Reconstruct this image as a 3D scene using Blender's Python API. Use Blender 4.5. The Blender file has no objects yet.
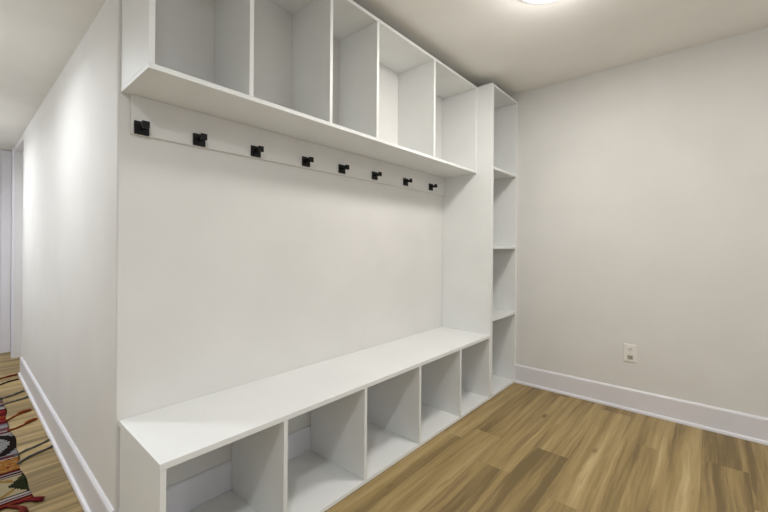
import bpy, bmesh, math, random
from mathutils import Vector, Matrix, noise
random.seed(7)
COL = bpy.context.scene.collection
R = math.radians

# ------------------------------------------------------------------ measures
XE, XT, XR = 0.404, 2.623, 3.109          # bench end, tower start, right wall
YF, YU, YB = 1.229, 1.350, 1.650          # bench/tower front, wall unit front, back wall
ZB, ZU, ZT = 0.478, 1.694, 2.354          # bench top, wall unit underside, unit tops
ZC, ZH = 2.425, 2.101                     # room ceiling, hall ceiling
XW = 0.394                                # hall side of the wall corner
HX = -0.80                                # far hall wall
Y0, Y1 = -2.4, 5.53                       # rear of the room, end of the hall
T = 0.018

# ------------------------------------------------------------------ helpers
def link(o, parent=None):
    COL.objects.link(o)
    if parent: o.parent = parent
    return o

def tag(o, label=None, cat=None, group=None, kind=None):
    if label: o['label'] = label
    if cat: o['category'] = cat
    if group: o['group'] = group
    if kind: o['kind'] = kind
    return o

def thing(name, loc, label, cat, group=None):
    o = bpy.data.objects.new(name, None)
    o.location = loc
    o.empty_display_size = 0.05
    link(o)
    return tag(o, label, cat, group)

class MB:
    """collects shapes into one mesh"""
    def __init__(s): s.bm = bmesh.new()
    def box(s, a, b, bev=0.0, seg=2):
        x0, x1 = sorted((a[0], b[0])); y0, y1 = sorted((a[1], b[1])); z0, z1 = sorted((a[2], b[2]))
        v = [s.bm.verts.new(p) for p in ((x0,y0,z0),(x1,y0,z0),(x1,y1,z0),(x0,y1,z0),(x0,y0,z1),(x1,y0,z1),(x1,y1,z1),(x0,y1,z1))]
        f = [s.bm.faces.new([v[i] for i in q]) for q in ((0,3,2,1),(4,5,6,7),(0,1,5,4),(1,2,6,5),(2,3,7,6),(3,0,4,7))]
        if bev:
            es = {e for q in f for e in q.edges}
            bmesh.ops.bevel(s.bm, geom=list(es), offset=bev, segments=seg, affect='EDGES', profile=0.5)
        return s
    def profile(s, pts, p, q, axis_out):
        """sweep profile pts (out, z) from p to q; axis_out is the outward direction"""
        p, q, n = Vector(p), Vector(q), Vector(axis_out)
        A = [s.bm.verts.new(p + n*o + Vector((0,0,z))) for o, z in pts]
        B = [s.bm.verts.new(q + n*o + Vector((0,0,z))) for o, z in pts]
        k = len(pts)
        for i in range(k):
            s.bm.faces.new((A[i], A[(i+1) % k], B[(i+1) % k], B[i]))
        s.bm.faces.new(list(reversed(A))); s.bm.faces.new(B)
        return s
    def lathe(s, prof, c, n=48):
        c = Vector(c); rings = []
        for r, z in prof:
            if r < 1e-6: rings.append([s.bm.verts.new(c + Vector((0,0,z)))])
            else: rings.append([s.bm.verts.new(c + Vector((r*math.cos(2*math.pi*i/n), r*math.sin(2*math.pi*i/n), z))) for i in range(n)])
        for a, b in zip(rings, rings[1:]):
            for i in range(n):
                j = (i+1) % n
                if len(a) == 1 and len(b) == 1: continue
                if len(a) == 1: s.bm.faces.new((a[0], b[j], b[i]))
                elif len(b) == 1: s.bm.faces.new((a[i], a[j], b[0]))
                else: s.bm.faces.new((a[i], a[j], b[j], b[i]))
        return s
    def tube(s, pts, radii, n=8):
        pts = [Vector(p) for p in pts]; rings = []
        for i, p in enumerate(pts):
            t = (pts[min(i+1, len(pts)-1)] - pts[max(i-1, 0)]).normalized()
            u = t.cross(Vector((0,0,1)))
            u = u.normalized() if u.length > 1e-5 else Vector((1,0,0))
            w = u.cross(t)
            rings.append([s.bm.verts.new(p + (u*math.cos(2*math.pi*k/n) + w*math.sin(2*math.pi*k/n))*radii[i]) for k in range(n)])
        for a, b in zip(rings, rings[1:]):
            for k in range(n): s.bm.faces.new((a[k], a[(k+1) % n], b[(k+1) % n], b[k]))
        s.bm.faces.new(list(reversed(rings[0]))); s.bm.faces.new(rings[-1])
        return s
    def build(s, name, m, parent=None, smooth=False):
        bmesh.ops.recalc_face_normals(s.bm, faces=s.bm.faces)
        me = bpy.data.meshes.new(name); s.bm.to_mesh(me); s.bm.free()
        me.materials.append(m)
        if smooth:
            for p in me.polygons: p.use_smooth = True
        o = bpy.data.objects.new(name, me)
        return link(o, parent)

# ------------------------------------------------------------------ materials
def srgb(r, g, b):
    f = lambda c: (c/255/12.92) if c/255 <= 0.04045 else ((c/255+0.055)/1.055)**2.4
    return (f(r), f(g), f(b), 1)

class NT:
    def __init__(s, name):
        s.m = bpy.data.materials.new(name); s.m.use_nodes = True
        s.t = s.m.node_tree; s.b = s.t.nodes['Principled BSDF']
    def n(s, kind, **kw):
        o = s.t.nodes.new(kind)
        for k, v in kw.items():
            if k.startswith('i_'): o.inputs[k[2:].replace('_', ' ')].default_value = v
            else: setattr(o, k, v)
        return o
    def l(s, a, b): s.t.links.new(a, b)

def paint(name, col, rough=0.6, bump=0.04, scale=260, spec=0.4, var=0.015):
    k = NT(name); b = k.b
    b.inputs['Roughness'].default_value = rough
    b.inputs['Specular IOR Level'].default_value = spec
    tc = k.n('ShaderNodeTexCoord')
    nz = k.n('ShaderNodeTexNoise'); nz.inputs['Scale'].default_value = scale; nz.inputs['Detail'].default_value = 3
    k.l(tc.outputs['Object'], nz.inputs['Vector'])
    bp = k.n('ShaderNodeBump'); bp.inputs['Strength'].default_value = bump; bp.inputs['Distance'].default_value = 0.002
    k.l(nz.outputs['Fac'], bp.inputs['Height']); k.l(bp.outputs['Normal'], b.inputs['Normal'])
    n2 = k.n('ShaderNodeTexNoise'); n2.inputs['Scale'].default_value = 3.0; n2.inputs['Detail'].default_value = 4
    k.l(tc.outputs['Object'], n2.inputs['Vector'])
    hs = k.n('ShaderNodeMix', data_type='RGBA')
    c2 = tuple(x*(1-var*3) for x in col[:3]) + (1,)
    hs.inputs['A'].default_value = col; hs.inputs['B'].default_value = c2
    mr = k.n('ShaderNodeMapRange'); mr.inputs['From Min'].default_value = 0.35; mr.inputs['From Max'].default_value = 0.7
    k.l(n2.outputs['Fac'], mr.inputs['Value']); k.l(mr.outputs['Result'], hs.inputs['Factor'])
    k.l(hs.outputs['Result'], b.inputs['Base Color'])
    return k.m

M_WALL = paint('wall_paint', srgb(226, 224, 220), 0.7, 0.06, 300)
M_CEIL = paint('ceiling_paint', srgb(243, 241, 235), 0.85, 0.08, 220)
M_TRIM = paint('trim_paint', srgb(229, 227, 231), 0.38, 0.01, 120, 0.45)
M_CAB = paint('cabinet_paint', srgb(234, 235, 233), 0.42, 0.012, 140, 0.45)
M_PLAST = paint('white_plastic', srgb(238, 236, 230), 0.3, 0.0, 100, 0.5)
M_GREY = paint('grey_plastic', srgb(176, 170, 158), 0.35, 0.0, 100, 0.5)
M_SLOT = paint('dark_slot', srgb(40, 38, 34), 0.6, 0.0, 100, 0.3)
M_BLACK = paint('matte_black_metal', srgb(11, 10, 10), 0.45, 0.02, 300, 0.3)

def emit(name, col, s):
    k = NT(name)
    k.b.inputs['Base Color'].default_value = (0.9, 0.9, 0.9, 1)
    k.b.inputs['Emission Color'].default_value = col
    k.b.inputs['Emission Strength'].default_value = s
    return k.m
M_LENS = emit('lit_diffuser', (1.0, 0.93, 0.82, 1), 9.0)

def wood():
    k = NT('oak_vinyl_plank'); b = k.b
    tc = k.n('ShaderNodeTexCoord')
    seed = k.n('ShaderNodeAttribute', attribute_name='seed')
    tone = k.n('ShaderNodeAttribute', attribute_name='tone')
    off = k.n('ShaderNodeCombineXYZ')
    k.l(seed.outputs['Fac'], off.inputs['Z'])
    mul = k.n('ShaderNodeMath', operation='MULTIPLY'); mul.inputs[1].default_value = 1.37
    k.l(seed.outputs['Fac'], mul.inputs[0]); k.l(mul.outputs[0], off.inputs['X'])
    add = k.n('ShaderNodeVectorMath', operation='ADD')
    k.l(tc.outputs['Object'], add.inputs[0]); k.l(off.outputs[0], add.inputs[1])
    # slow wander of the grain
    wn = k.n('ShaderNodeTexNoise'); wn.inputs['Scale'].default_value = 2.3; wn.inputs['Detail'].default_value = 2
    k.l(add.outputs[0], wn.inputs['Vector'])
    sub = k.n('ShaderNodeMath', operation='SUBTRACT'); sub.inputs[1].default_value = 0.5
    k.l(wn.outputs['Fac'], sub.inputs[0])
    m2 = k.n('ShaderNodeMath', operation='MULTIPLY'); m2.inputs[1].default_value = 0.035
    k.l(sub.outputs[0], m2.inputs[0])
    wy = k.n('ShaderNodeCombineXYZ'); k.l(m2.outputs[0], wy.inputs['Y'])
    add2 = k.n('ShaderNodeVectorMath', operation='ADD')
    k.l(add.outputs[0], add2.inputs[0]); k.l(wy.outputs[0], add2.inputs[1])
    def stretched(sx, sy, det, rough=0.55, dist=0.0):
        mp = k.n('ShaderNodeMapping'); mp.inputs['Scale'].default_value = (sx, sy, 1)
        k.l(add2.outputs[0], mp.inputs['Vector'])
        z = k.n('ShaderNodeTexNoise'); z.inputs['Scale'].default_value = 1; z.inputs['Detail'].default_value = det
        z.inputs['Roughness'].default_value = rough; z.inputs['Distortion'].default_value = dist
        k.l(mp.outputs[0], z.inputs['Vector'])
        return z
    broad = stretched(0.5, 14, 2.5, 0.55, 0.3)          # heart and sap bands along the plank
    mid = stretched(1.8, 46, 5, 0.65, 0.5)
    fine = stretched(6, 240, 4, 0.7)
    # value = tone + weighted bands
    def mad(x, w, base):
        q = k.n('ShaderNodeMath', operation='MULTIPLY_ADD'); q.inputs[1].default_value = w
        k.l(x, q.inputs[0])
        if isinstance(base, float): q.inputs[2].default_value = base
        else: k.l(base, q.inputs[2])
        return q.outputs[0]
    v = mad(broad.outputs['Fac'], 1.6, -1.26)
    v = mad(mid.outputs['Fac'], 0.85, v)
    v = mad(fine.outputs['Fac'], 0.34, v)
    v = mad(tone.outputs['Fac'], 1.0, v)
    v = mad(v, .85, .085)
    cr = k.n('ShaderNodeValToRGB')
    el = cr.color_ramp.elements
    el[0].position = 0.0; el[0].color = srgb(116, 97, 62)
    el[1].position = 1.0; el[1].color = srgb(222, 204, 165)
    for p, c in ((0.28, (156, 133, 88)), (0.52, (179, 156, 110)), (0.74, (201, 179, 134))):
        e = el.new(p); e.color = srgb(*c)
    k.l(v, cr.inputs['Fac'])
    # knots
    mp = k.n('ShaderNodeMapping'); mp.inputs['Scale'].default_value = (1.5, 4.2, 1)
    k.l(add2.outputs[0], mp.inputs['Vector'])
    vo = k.n('ShaderNodeTexVoronoi'); vo.inputs['Scale'].default_value = 1.0; vo.inputs['Randomness'].default_value = 1
    k.l(mp.outputs[0], vo.inputs['Vector'])
    kr = k.n('ShaderNodeMapRange', interpolation_type='SMOOTHSTEP')
    kr.inputs['From Min'].default_value = 0.02; kr.inputs['From Max'].default_value = 0.085
    kr.inputs['To Min'].default_value = 0.75; kr.inputs['To Max'].default_value = 0.0
    k.l(vo.outputs['Distance'], kr.inputs['Value'])
    crk = stretched(3.2, 75, 3, 0.6, 0.6)
    c2 = k.n('ShaderNodeMapRange'); c2.inputs['From Min'].default_value = 0.34; c2.inputs['From Max'].default_value = 0.27
    c2.inputs['To Min'].default_value = 0.0; c2.inputs['To Max'].default_value = 0.55
    k.l(crk.outputs['Fac'], c2.inputs['Value'])
    mxa = k.n('ShaderNodeMath', operation='MAXIMUM')
    mx = k.n('ShaderNodeMix', data_type='RGBA'); mx.inputs['B'].default_value = srgb(98, 76, 50)
    k.l(kr.outputs['Result'], mxa.inputs[0]); k.l(c2.outputs['Result'], mxa.inputs[1]); k.l(mxa.outputs[0], mx.inputs['Factor']); k.l(cr.outputs['Color'], mx.inputs['A'])
    k.l(mx.outputs['Result'], b.inputs['Base Color'])
    rr = k.n('ShaderNodeMapRange'); rr.inputs['To Min'].default_value = 0.42; rr.inputs['To Max'].default_value = 0.58
    k.l(fine.outputs['Fac'], rr.inputs['Value']); k.l(rr.outputs['Result'], b.inputs['Roughness'])
    b.inputs['Specular IOR Level'].default_value = 0.35
    bp = k.n('ShaderNodeBump'); bp.inputs['Strength'].default_value = 0.12; bp.inputs['Distance'].default_value = 0.001
    k.l(fine.outputs['Fac'], bp.inputs['Height']); k.l(bp.outputs['Normal'], b.inputs['Normal'])
    return k.m
M_WOOD = wood()
M_SEAM = paint('plank_seam', srgb(112, 90, 60), 0.8, 0, 50)

# ------------------------------------------------------------------ floor of planks
def make_floor():
    bm = bmesh.new()
    ft = bm.faces.layers.float.new('tone'); fs = bm.faces.layers.float.new('seed')
    W, L, g = 0.18, 1.22, 0.0004
    known = {0: 2.60, 1: 1.77, 2: 2.17, 3: 3.05, 4: 2.14}     # an end joint of each row the photo shows (row 0: y .21-.39)
    tones = {(0, 0): .02, (0, 1): .10, (1, 1): .16, (1, 0): .05, (1, 2): -.04, (2, 0): -.12, (2, 1): .04, (3, 0): .0, (3, 1): -.06, (4, 0): .12, (4, 1): .0}
    x0, x1 = HX, XR + 0.02
    r0 = int(math.floor((Y0 - 0.21)/W)); r1 = int(math.ceil((Y1 + 0.05 - 0.21)/W))
    for r in range(r0, r1):
        ya, yb = 0.21 + r*W, 0.21 + (r+1)*W
        j = known.get(r, random.uniform(0, L))
        n0 = int(math.floor((x0 - j)/L))
        i = n0
        while j + i*L < x1:
            a, b = max(x0, j + i*L), min(x1, j + (i+1)*L)
            if b - a > 0.01:
                v = [bm.verts.new(p) for p in ((a+g, ya+g, 0), (b-g, ya+g, 0), (b-g, yb-g, 0), (a+g, yb-g, 0))]
                f = bm.faces.new(v); f.material_index = 0
                f[ft] = tones.get((r, i+1), random.uniform(-0.1, 0.13)); f[fs] = random.uniform(0, 60)
            i += 1
    v = [bm.verts.new(p) for p in ((x0, Y0, -0.0012), (x1, Y0, -0.0012), (x1, Y1+.05, -0.0012), (x0, Y1+.05, -0.0012))]
    f = bm.faces.new(v); f.material_index = 1
    me = bpy.data.meshes.new('floor'); bm.to_mesh(me); bm.free()
    me.materials.append(M_WOOD); me.materials.append(M_SEAM)
    o = bpy.data.objects.new('floor', me); link(o)
    tag(o, 'floor of brown oak planks running along the cubby bench', kind='structure')
make_floor()

# ------------------------------------------------------------------ shell
def struct(name, mb, m, label=None):
    return tag(mb.build(name, m), label, kind='structure')

# wall the bench stands against; its free end is a slightly eased corner
def corner_wall():
    mb = MB(); r = 0.006
    pts = [(XR + .02, YB), (XW + r, YB)] + [(XW + r - r*math.sin(a), YB + r - r*math.cos(a)) for a in (R(22), R(45), R(68))] + \
          [(XW, YB + r), (XW, 4.50), (XW + .12, 4.50), (XW + .12, YB + .12), (XR + .02, YB + .12)]
    lo = [mb.bm.verts.new((x, y, 0)) for x, y in pts]; hi = [mb.bm.verts.new((x, y, ZC + .05)) for x, y in pts]
    n = len(pts)
    for i in range(n): mb.bm.faces.new((lo[i], lo[(i+1) % n], hi[(i+1) % n], hi[i]))
    mb.bm.faces.new(lo); mb.bm.faces.new(hi)
    return mb
struct('wall_back', corner_wall(), M_WALL, 'white wall behind the cubby bench, turning the corner along the hall')
struct('wall_right', MB().box((XR, Y0, 0), (XR + .12, YB + .12, ZC + .05)), M_WALL, 'bare cream wall right of the shelf tower')
struct('wall_left', MB().box((HX - .12, Y0, 0), (HX, Y1 + .12, ZC + .05)), M_WALL)
struct('wall_end', MB().box((HX, Y1, 0), (XW + .12, Y1 + .12, ZC + .05)), M_WALL, 'white wall closing the end of the hall')
DY0, DY1, DZ = 4.50, 5.18, 2.045
struct('trim_1', MB().box((XW, DY0, DZ), (XW + .12, Y1, ZC + .05)).box((XW, DY1 + .0, 0), (XW + .12, Y1, DZ)), M_WALL, 'strip of wall around the recessed hall door')
cas = MB().box((XW - .016, DY1, 0), (XW, DY1 + .07, DZ + .03), .003).box((XW - .016, DY1 + .012, 0), (XW - .021, DY1 + .03, DZ + .03), .002)
struct('trim_2', cas, M_TRIM, 'white door casing at the end of the hall')
d = MB().box((XW + .052, DY0, 0.008), (XW + .092, DY1, DZ))
dr = struct('door_1', d, M_TRIM, 'white recessed door at the end of the hall')
struct('ceiling', MB().box((XW, Y0, ZC), (XR + .12, YB + .12, ZC + .1)).box((HX - .12, Y0, ZH), (XW, Y1 + .12, ZC + .1)), M_CEIL, 'pale ceiling, lower over the hall')

PROF = [(0, 0), (.027, 0), (.027, .008), (.024, .016), (.015, .020), (.014, .022), (.014, .136), (.012, .143), (.006, .150), (0, .150)]
struct('baseboard_right', MB().profile(PROF, (XR, Y0, 0), (XR, YF + .004, 0), (-1, 0, 0)), M_TRIM, 'white baseboard along the cream wall')
struct('baseboard_left', MB().profile(PROF, (XW, YB - .0, 0), (XW, DY0 + .002, 0), (-1, 0, 0)), M_TRIM, 'white baseboard along the hall wall')
FLAT = [(0, .0), (.014, .0), (.014, .136), (.012, .143), (.006, .150), (0, .150)]
struct('baseboard_back', MB().profile(FLAT, (XE, YB, 0), (XT, YB, 0), (0, -1, 0)), M_TRIM, 'white baseboard seen through the bench cubbies')
struct('trim_3', MB().box((XW - .076, Y1 - .018, 0), (XW - .002, Y1, 2.05), .002).box((XW - .86, Y1 - .018, 2.05), (XW - .002, Y1, 2.095), .002).box((XW - .86, Y1 - .018, 0), (XW - .79, Y1, 2.05), .002), M_TRIM, 'white casing of the end door')
struct('door_2', MB().box((XW - .788, Y1 - .012, .008), (XW - .078, Y1, 2.048), .002), M_TRIM, 'plain white door closing the end of the hall')

# ------------------------------------------------------------------ cubby bench
BV = 0.0012
E = 0.0008
def panel(name, parent, a, b, m=M_CAB, label=None):
    o = Vector(parent.location)
    mb = MB().box(Vector(a) - o, Vector(b) - o, BV)
    x = mb.build(name, m, parent)
    if label: x['label'] = label
    return x

YBK = YB - .0145
bench = thing('cubby_bench', ((XE + XT)/2, (YF + YB)/2, 0), 'long low white bench of five open cubbies standing on the wood floor', 'bench')
panel('bench_top', bench, (XE, YF - .002, ZB - .021), (XT - E, YB - .0005, ZB))
panel('end_panel', bench, (XE + .001, YF, 0), (XE + .001 + T, YBK, ZB - .021))
for x in (0.844, 1.289, 1.732, 2.187):
    panel('divider', bench, (x - T/2, YF, .021), (x + T/2, YBK, ZB - .021))
panel('end_panel', bench, (XT - T - E, YF, 0), (XT - E, YBK, ZB - .021))
panel('bottom_shelf', bench, (XE + .001 + T, YF, .0015), (XT - T - E, YBK, .021))

# ------------------------------------------------------------------ tall shelf tower
tower = thing('shelf_tower', ((XT + XR)/2, (YF + YB)/2, 0), 'tall narrow white open shelf tower in the corner between bench and cream wall', 'shelving unit')
TS = 0.034
panel('side_panel', tower, (XT, YF, 0), (XT + TS, YB - .0005, ZT))
panel('side_panel', tower, (XR - T - E, YF, 0), (XR - E, YB - .0005, ZT))
panel('top_panel', tower, (XT + TS, YF, ZT - T), (XR - T - E, YB - .0005, ZT))
panel('back_panel', tower, (XT + TS, YB - .012, .021), (XR - T - E, YB - .0005, ZT - T))
for z in (1.728, 1.128, .581):
    panel('shelf', tower, (XT + TS, YF + .001, z - T/2), (XR - T - E, YB - .012, z + T/2))
panel('bottom_shelf', tower, (XT + TS, YF, .0015), (XR - T - E, YB - .0005, .021))

# ------------------------------------------------------------------ wall unit
unit = thing('wall_cubby_shelf', ((XE + XT)/2, (YU + YB)/2, ZU), 'long white five-cubby shelf unit fixed high on the wall above the hooks', 'wall shelf')
panel('bottom_panel', unit, (XE, YU, ZU), (XT - E, YB - .0005, ZU + T))
panel('top_panel', unit, (XE, YU, ZT - T), (XT - E, YB - .0005, ZT))
panel('end_panel', unit, (XE, YU, ZU + T), (XE + T, YB - .0005, ZT - T))
panel('end_panel', unit, (XT - T - E, YU, ZU + T), (XT - E, YB - .0005, ZT - T))
for x in (0.758, 1.164, 1.491, 2.040):
    panel('divider', unit, (x - T/2, YU, ZU + T), (x + T/2, YB - .0005, ZT - T))

# ------------------------------------------------------------------ hook rail and hooks
RY = YB - .014
rail = MB().box((XE + .030, RY, 1.547), (XT - E, YB - .0005, ZU - .0005), .002).build('hook_rail', M_WALL)
tag(rail, 'white board fixed to the wall under the high shelf, carrying the black hooks', 'hook rail')

def hook_parts(root):
    MB().box((-.025, -.007, -.025), (.025, 0, .025), .0012).build('wall_plate', M_BLACK, root)
    MB().box((-.0075, -.046, -.0045), (.0075, -.006, .0105), .001).build('stem', M_BLACK, root)
    MB().box((-.0125, -.054, -.008), (.0125, -.044, .018), .0015).build('end_cap', M_BLACK, root)

HX_ = [0.467, 0.679, 0.941, 1.234, 1.493, 1.778, 2.103, 2.421]
ordw = ['leftmost square black hook on the rail, nearest the free end of the wall',
        'square black coat hook second from the left on the rail',
        'square black coat hook third from the left on the rail',
        'square black coat hook fourth from the left on the rail',
        'square black coat hook fourth from the tower on the rail',
        'square black coat hook third from the tower on the rail',
        'square black coat hook second from the tower on the rail',
        'rightmost square black hook on the rail, nearest the shelf tower']
def copy_tree(o):
    c = o.copy(); COL.objects.link(c)
    for ch in list(o.children):
        q = ch.copy(); COL.objects.link(q); q.parent = c
    return c
first = None
for i, x in enumerate(HX_):
    z = 1.572 + 0.0022*0 + (0.020*(x - HX_[0])/2.0)
    if first is None:
        h = first = thing('coat_hook', (x, RY - .0003, z), ordw[i], 'coat hook', 'black hooks on the rail')
        hook_parts(h)
    else:
        h = copy_tree(first); h.location = (x, RY - .0003, z); h['label'] = ordw[i]

# ------------------------------------------------------------------ wall outlet
out = thing('wall_outlet', (XR, 0.418, .398), 'white double power outlet on the cream wall above the baseboard', 'outlet')
MB().box((-.006, -.037, -.060), (-.0003, .037, .060), .002).build('cover_plate', M_PLAST, out)
for s, m in ((1, M_PLAST), (-1, M_GREY)):
    rc = MB().box((-.0085, -.0165, s*.0285 - .0145), (-.0055, .0165, s*.0285 + .0145), .0012).build('socket', m, out)
    sl = MB()
    sl.box((-.0092, -.0085, s*.0285 - .002), (-.0078, -.006, s*.0285 + .008))
    sl.box((-.0092, .006, s*.0285 - .002), (-.0078, .0085, s*.0285 + .008))
    sl.box((-.0092, -.0025, s*.0285 - .010), (-.0078, .0025, s*.0285 - .005))
    so = sl.build('slots', M_SLOT, rc)
MB().lathe([(0, .0), (.003, .0), (.003, .001), (0, .0015)], (0, 0, 0), 16).build('screw', M_GREY, out).matrix_local = Matrix.Translation((-.006, 0, 0)) @ Matrix.Rotation(R(-90), 4, 'Y')

# ------------------------------------------------------------------ lamps
def area(name, loc, size, power, col, spread=180):
    l = bpy.data.lights.new(name, 'AREA'); l.shape = 'DISK'; l.size = size; l.energy = power; l.color = col; l.spread = R(spread)
    o = bpy.data.objects.new(name, l); o.location = loc; link(o); return o
P_ROOM, P_FILL, P_REAR, P_H1, P_H2, P_H3, P_W = 15, 4, 8, 11.5, 12.5, 20, 0.85   # LIGHTS
LX, LY = 1.874, 0.575
def bulb(name, loc, r, power, col):
    l = bpy.data.lights.new(name, 'POINT'); l.shadow_soft_size = r; l.energy = power; l.color = col
    o = bpy.data.objects.new(name, l); o.location = loc; link(o); return o
def flush_lamp(x, y, label, power, fill, col):
    lamp = thing('ceiling_light', (x, y, ZC), label, 'ceiling light')
    MB().lathe([(.150, 0), (.182, 0), (.182, -.010), (.176, -.018), (.166, -.020), (.160, -.016), (.150, -.014), (.150, 0)], (0, 0, -.0005), 64).build('trim_ring', M_TRIM, lamp, True)
    MB().lathe([(0, -.021), (.06, -.0205), (.12, -.0185), (.150, -.015), (.1605, -.0135), (.1605, -.006), (0, -.006)], (0, 0, 0), 64).build('diffuser', M_LENS, lamp, True)
    area('ceiling_lamp_glow', (x, y, ZC - .024), .31, power, col)
    bulb('ceiling_added_fill', (x, y, ZC - .13), .06, fill, col)  # added point light hung below the fixture to brighten the ceiling
flush_lamp(LX, LY, 'round glowing white flush lamp on the room ceiling in front of the cubby bench', P_ROOM, P_FILL, (.985, .965, .94))
flush_lamp(LX + .25, -1.45, 'added round flush lamp, unseen behind the viewer, brightening the right wall', P_REAR, P_REAR*.25, (.985, .965, .94))  # unseen extra lamp, added to lift the right wall and floor

DOWN = [(-0.25, 2.45, 'recessed round downlight in the hall ceiling beside the wall corner', P_H1, (.90, .945, 1)),
        (-0.02, 0.28, 'recessed round downlight in the low ceiling just in front of the bench end', P_H2, (.905, .945, 1)),
        (-0.40, 4.20, 'added unseen downlight in the hall ceiling, brightening the far end', P_H3, (.90, .945, 1))]  # this last lamp is unseen, added to brighten the hall's far end
for x, y, lab, pw, col in DOWN:
    t = thing('downlight', (x, y, ZH), lab, 'ceiling light')
    MB().lathe([(.060, 0), (.085, 0), (.085, -.004), (.064, -.006), (.060, -.003), (.060, 0)], (0, 0, -.0005), 48).build('trim_ring', M_TRIM, t, True)
    MB().lathe([(0, -.003), (.0605, -.003), (.0605, -.001), (0, -.001)], (0, 0, 0), 48).build('diffuser', M_LENS, t, True)
    area('downlight_glow', (x, y, ZH - .008), .12, pw*.75, col, 165)
    bulb('downlight_side_glow', (x, y, ZH - .07), .04, pw*.25, col)

# ------------------------------------------------------------------ kilim runner
def rug_colour(x, y):
    """x along the stripes, y across: woven stripe bands measured along the runner's edge"""
    dred = (110, 26, 32); red = (150, 40, 42); wht = (214, 206, 200); mauve = (150, 104, 112); ochre = (196, 132, 62)
    blk = (44, 32, 30); cream = (216, 200, 160); green = (52, 58, 34); org = (178, 84, 40); grey = (160, 166, 172)
    P = 1.50                      # the bands repeat along the runner
    t = (y - 2.255) % P
    def stripes(u, cols):
        return cols[min(len(cols)-1, int(u*len(cols)))]
    if t < .09:  return stripes(t/.09, [dred, org, dred, wht, dred, wht, blk])
    if t < .275:                                   # cream with dark triangles
        c = (t - .1825)/.0925                       # -1..1
        q = ((x - .235)/.20) % 1.0
        d = abs(q - .5)*2                           # 1 at the edge triangles' base
        if abs(c) < (d - .30)/.62: return green if c < .45 else (74, 72, 38)
        if abs(abs(c) - (1 - d)*1.0) < .16 and d < .5: return (190, 150, 84)
        return cream
    if t < .345: return stripes((t - .275)/.07, [dred, wht, dred, blk, wht, dred, dred])
    if t < .50:
        n = noise.noise(Vector((x*70, y*70, 0)))
        return ochre if n < .12 else ((216, 170, 100) if n < .4 else red)
    if t < .56: return stripes((t - .50)/.06, [wht, mauve, dred, mauve, grey])
    if t < .87:                                    # dark lozenges on grey and white
        c = (t - .715)/.155
        q = ((x - .235)/.26) % 1.0
        d = abs(q - .5)*2
        e = d + (c*c)*0.55 - .75
        if 0 < e < .42 and d > .3: return blk
        return stripes((t*29) % 1.0, [grey, wht, (120, 128, 138), wht])
    if t < 1.07: return stripes((t - .87)/.20, [wht, dred, wht, mauve, red, grey, wht, grey, mauve])
    if t < 1.37: return stripes((t - 1.07)/.30, [dred, (176, 58, 56), red, org, dred, red, (176, 58, 56), dred])
    return stripes((t - 1.37)/.13, [wht, grey, dred, wht])

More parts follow.
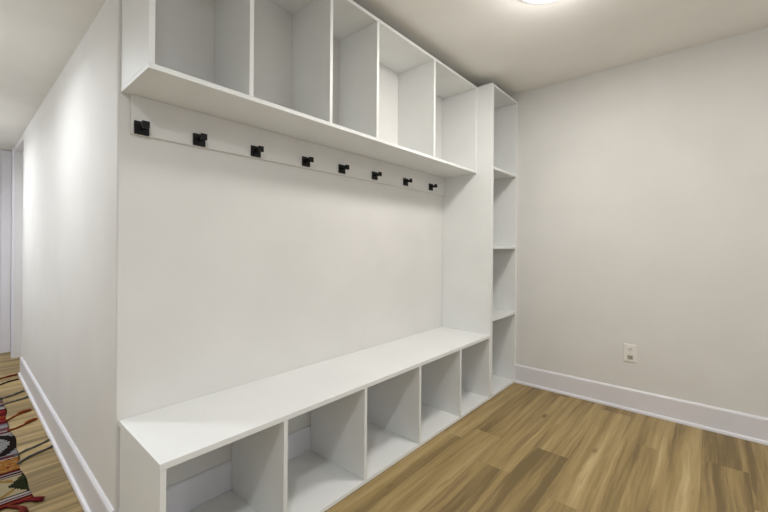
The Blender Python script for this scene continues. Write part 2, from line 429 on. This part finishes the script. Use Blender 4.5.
def make_rug():
    xa, xb, ya, yb = -.47, .232, 2.252, 5.02
    st = .009
    nx, ny = int((xb - xa)/st), int((yb - ya)/st)
    root = thing('runner_rug', ((xa + xb)/2, (ya + yb)/2, 0), 'striped red, cream and black kilim runner with tassels on the hall floor', 'rug')
    o = Vector(root.location)
    bm = bmesh.new(); lay = bm.loops.layers.float_color.new('weave')
    V = []
    edge = lambda y: .006*math.sin(y*9.0) + .004*math.sin(y*23 + 1)
    for j in range(ny+1):
        row = []
        for i in range(nx+1):
            x = xa + (xb - xa)*i/nx; y = ya + (yb - ya)*j/ny
            e = edge(y)*(i/nx)
            z = .0055 + .0012*noise.noise(Vector((x*9, y*9, 3)))
            row.append(bm.verts.new((x + e - o.x, y + .004*math.sin(x*14) - o.y, z)))
        V.append(row)
    for j in range(ny):
        for i in range(nx):
            f = bm.faces.new((V[j][i], V[j][i+1], V[j+1][i+1], V[j+1][i]))
            c = rug_colour(xa + (xb - xa)*(i + .5)/nx, ya + (yb - ya)*(j + .5)/ny + .0)
            c = srgb(*[q*.88 for q in c])
            for l in f.loops: l[lay] = c
            f.smooth = True
    # thickness
    r = bmesh.ops.solidify(bm, geom=list(bm.faces), thickness=.0045)
    me = bpy.data.meshes.new('woven_body'); bm.to_mesh(me); bm.free()
    k = NT('kilim_weave')
    at = k.n('ShaderNodeAttribute', attribute_name='weave'); k.l(at.outputs['Color'], k.b.inputs['Base Color'])
    k.b.inputs['Roughness'].default_value = 0.95; k.b.inputs['Specular IOR Level'].default_value = 0.1
    tc = k.n('ShaderNodeTexCoord'); wv = k.n('ShaderNodeTexWave', wave_type='BANDS', bands_direction='Y')
    wv.inputs['Scale'].default_value = 60; wv.inputs['Distortion'].default_value = 1.0
    k.l(tc.outputs['Object'], wv.inputs['Vector'])
    bp = k.n('ShaderNodeBump'); bp.inputs['Strength'].default_value = .5; bp.inputs['Distance'].default_value = .002
    k.l(wv.outputs['Fac'], bp.inputs['Height']); k.l(bp.outputs['Normal'], k.b.inputs['Normal'])
    me.materials.append(k.m)
    link(bpy.data.objects.new('woven_body', me), root)
    yarn = {}
    def ym(c):
        if c not in yarn:
            yarn[c] = paint('yarn_%d_%d_%d' % c, srgb(*c), .95, .3, 500, .1)
        return yarn[c]
    def frayed(a, b, c, label=None):
        a, b = Vector((a[0], a[1], 0)), Vector((b[0], b[1], 0))
        dv = b - a; nrm = Vector((-dv.y, dv.x, 0)).normalized()
        mb = MB()
        for s_ in range(6):
            ph = s_*math.pi/3; pts, rd = [], []
            ln = random.uniform(.86, 1.0)
            for i in range(22):
                t = i/21*ln
                amp = .0045 + .0065*max(0, math.sin((t - .4)/.6*math.pi)) if t > .4 else .0045
                g = .0032*(1 if i < 20 else .5)
                p = a + dv*t + nrm*(amp*math.cos(ph + t*15) + .006*math.sin(t*7 + a.x*30))
                pts.append(p + Vector((0, 0, .0045 + amp*.55*(1 + math.sin(ph + t*15)))) - o); rd.append(g)
            mb.tube(pts, rd, 6)
        q = mb.build('tassel', ym(c), root, True)
        if label: q['label'] = label
    def tassel(a, b, c, bulb=0.0, rad=.005, label=None, knot=.08):
        a, b = Vector((a[0], a[1], 0)), Vector((b[0], b[1], 0))
        dv = b - a; nrm = Vector((-dv.y, dv.x, 0)).normalized()
        pts, rd = [], []
        n_ = 29
        for i in range(n_):
            t = i/(n_ - 1)
            p = a + dv*t + nrm*(.010*math.sin(t*math.pi*1.6 + a.y*7))
            g = rad*(1 + bulb*max(0, math.sin((t - .52)/.48*math.pi)) if t > .52 else 1)
            g *= (0.4 if i == n_ - 1 else 1)*(1 + knot*math.sin(t*22))
            pts.append(p + Vector((0, 0, g*.9 + .001)) - o); rd.append(g)
        q = MB().tube(pts, rd, 8).build('tassel', ym(c), root, True)
        if label: q['label'] = label
    R1, DK, GR, OR, G2 = (112, 34, 30), (38, 28, 28), (84, 82, 80), (124, 62, 32), (92, 92, 88)
    for a, b, c, bu, lb in [((.21, 4.42), (.366, 4.50), R1, .3, 'red yarn tassel'), ((.21, 4.25), (.362, 4.33), DK, .0, 'black yarn tassel'),
                        ((.21, 3.86), (.362, 3.955), GR, .3, 'grey yarn tassel'), ((.21, 3.70), (.364, 3.79), G2, .0, 'grey yarn tassel'),
                        ((.21, 3.37), (.350, 3.47), OR, 1.0, 'rust yarn tassel'), ((.215, 3.18), (.362, 3.25), OR, .9, 'rust yarn tassel'),
                        ((.215, 2.76), (.362, 2.87), G2, .0, 'grey yarn tassel'), ((.215, 2.66), (.364, 2.765), GR, .0, 'grey yarn tassel')]:
        tassel(a, b, c, bu, .0055, lb)
    DR = (104, 30, 36)
    frayed((.19, 2.262), (.278, 2.208), DR, 'thick dark red tassel at the corner')
    frayed((.165, 2.262), (.215, 2.13), (104, 44, 34), 'thick rust red tassel at the corner')
    for x, c in ((.10, (120, 34, 36)), (.0, DR), (-.1, (124, 58, 36)), (-.2, DR), (-.3, (84, 82, 80)), (-.4, DR)):
        frayed((x, 2.262), (x + .015, 2.12), c)
make_rug()

# ------------------------------------------------------------------ world, camera, view
w = bpy.data.worlds.new('world'); bpy.context.scene.world = w; w.use_nodes = True
w.node_tree.nodes['Background'].inputs['Color'].default_value = (.905, .95, 1, 1)
w.node_tree.nodes['Background'].inputs['Strength'].default_value = P_W

cam = bpy.data.cameras.new('camera'); co = bpy.data.objects.new('camera', cam); link(co)
cam.sensor_width = 36; cam.sensor_fit = 'HORIZONTAL'; cam.lens = 374.72*36/768
cam.shift_y = -(256 - 246.45)/768
cam.clip_start = .02
yaw, roll = R(41.061), R(0.420)
fw = Vector((math.cos(yaw), math.sin(yaw), 0)); rt = Vector((math.sin(yaw), -math.cos(yaw), 0)); up = Vector((0, 0, 1))
r2 = rt*math.cos(roll) + up*math.sin(roll); u2 = up*math.cos(roll) - rt*math.sin(roll)
m = Matrix((r2, u2, -fw)).transposed().to_4x4(); m.translation = Vector((0, 0, 1.13))
co.matrix_world = m
sc = bpy.context.scene; sc.camera = co
sc.view_settings.view_transform = 'Standard'; sc.view_settings.look = 'None'
sc.view_settings.gamma = 1.0; sc.view_settings.exposure = 0.0
try: sc.view_settings.use_curve_mapping = False
except Exception: pass
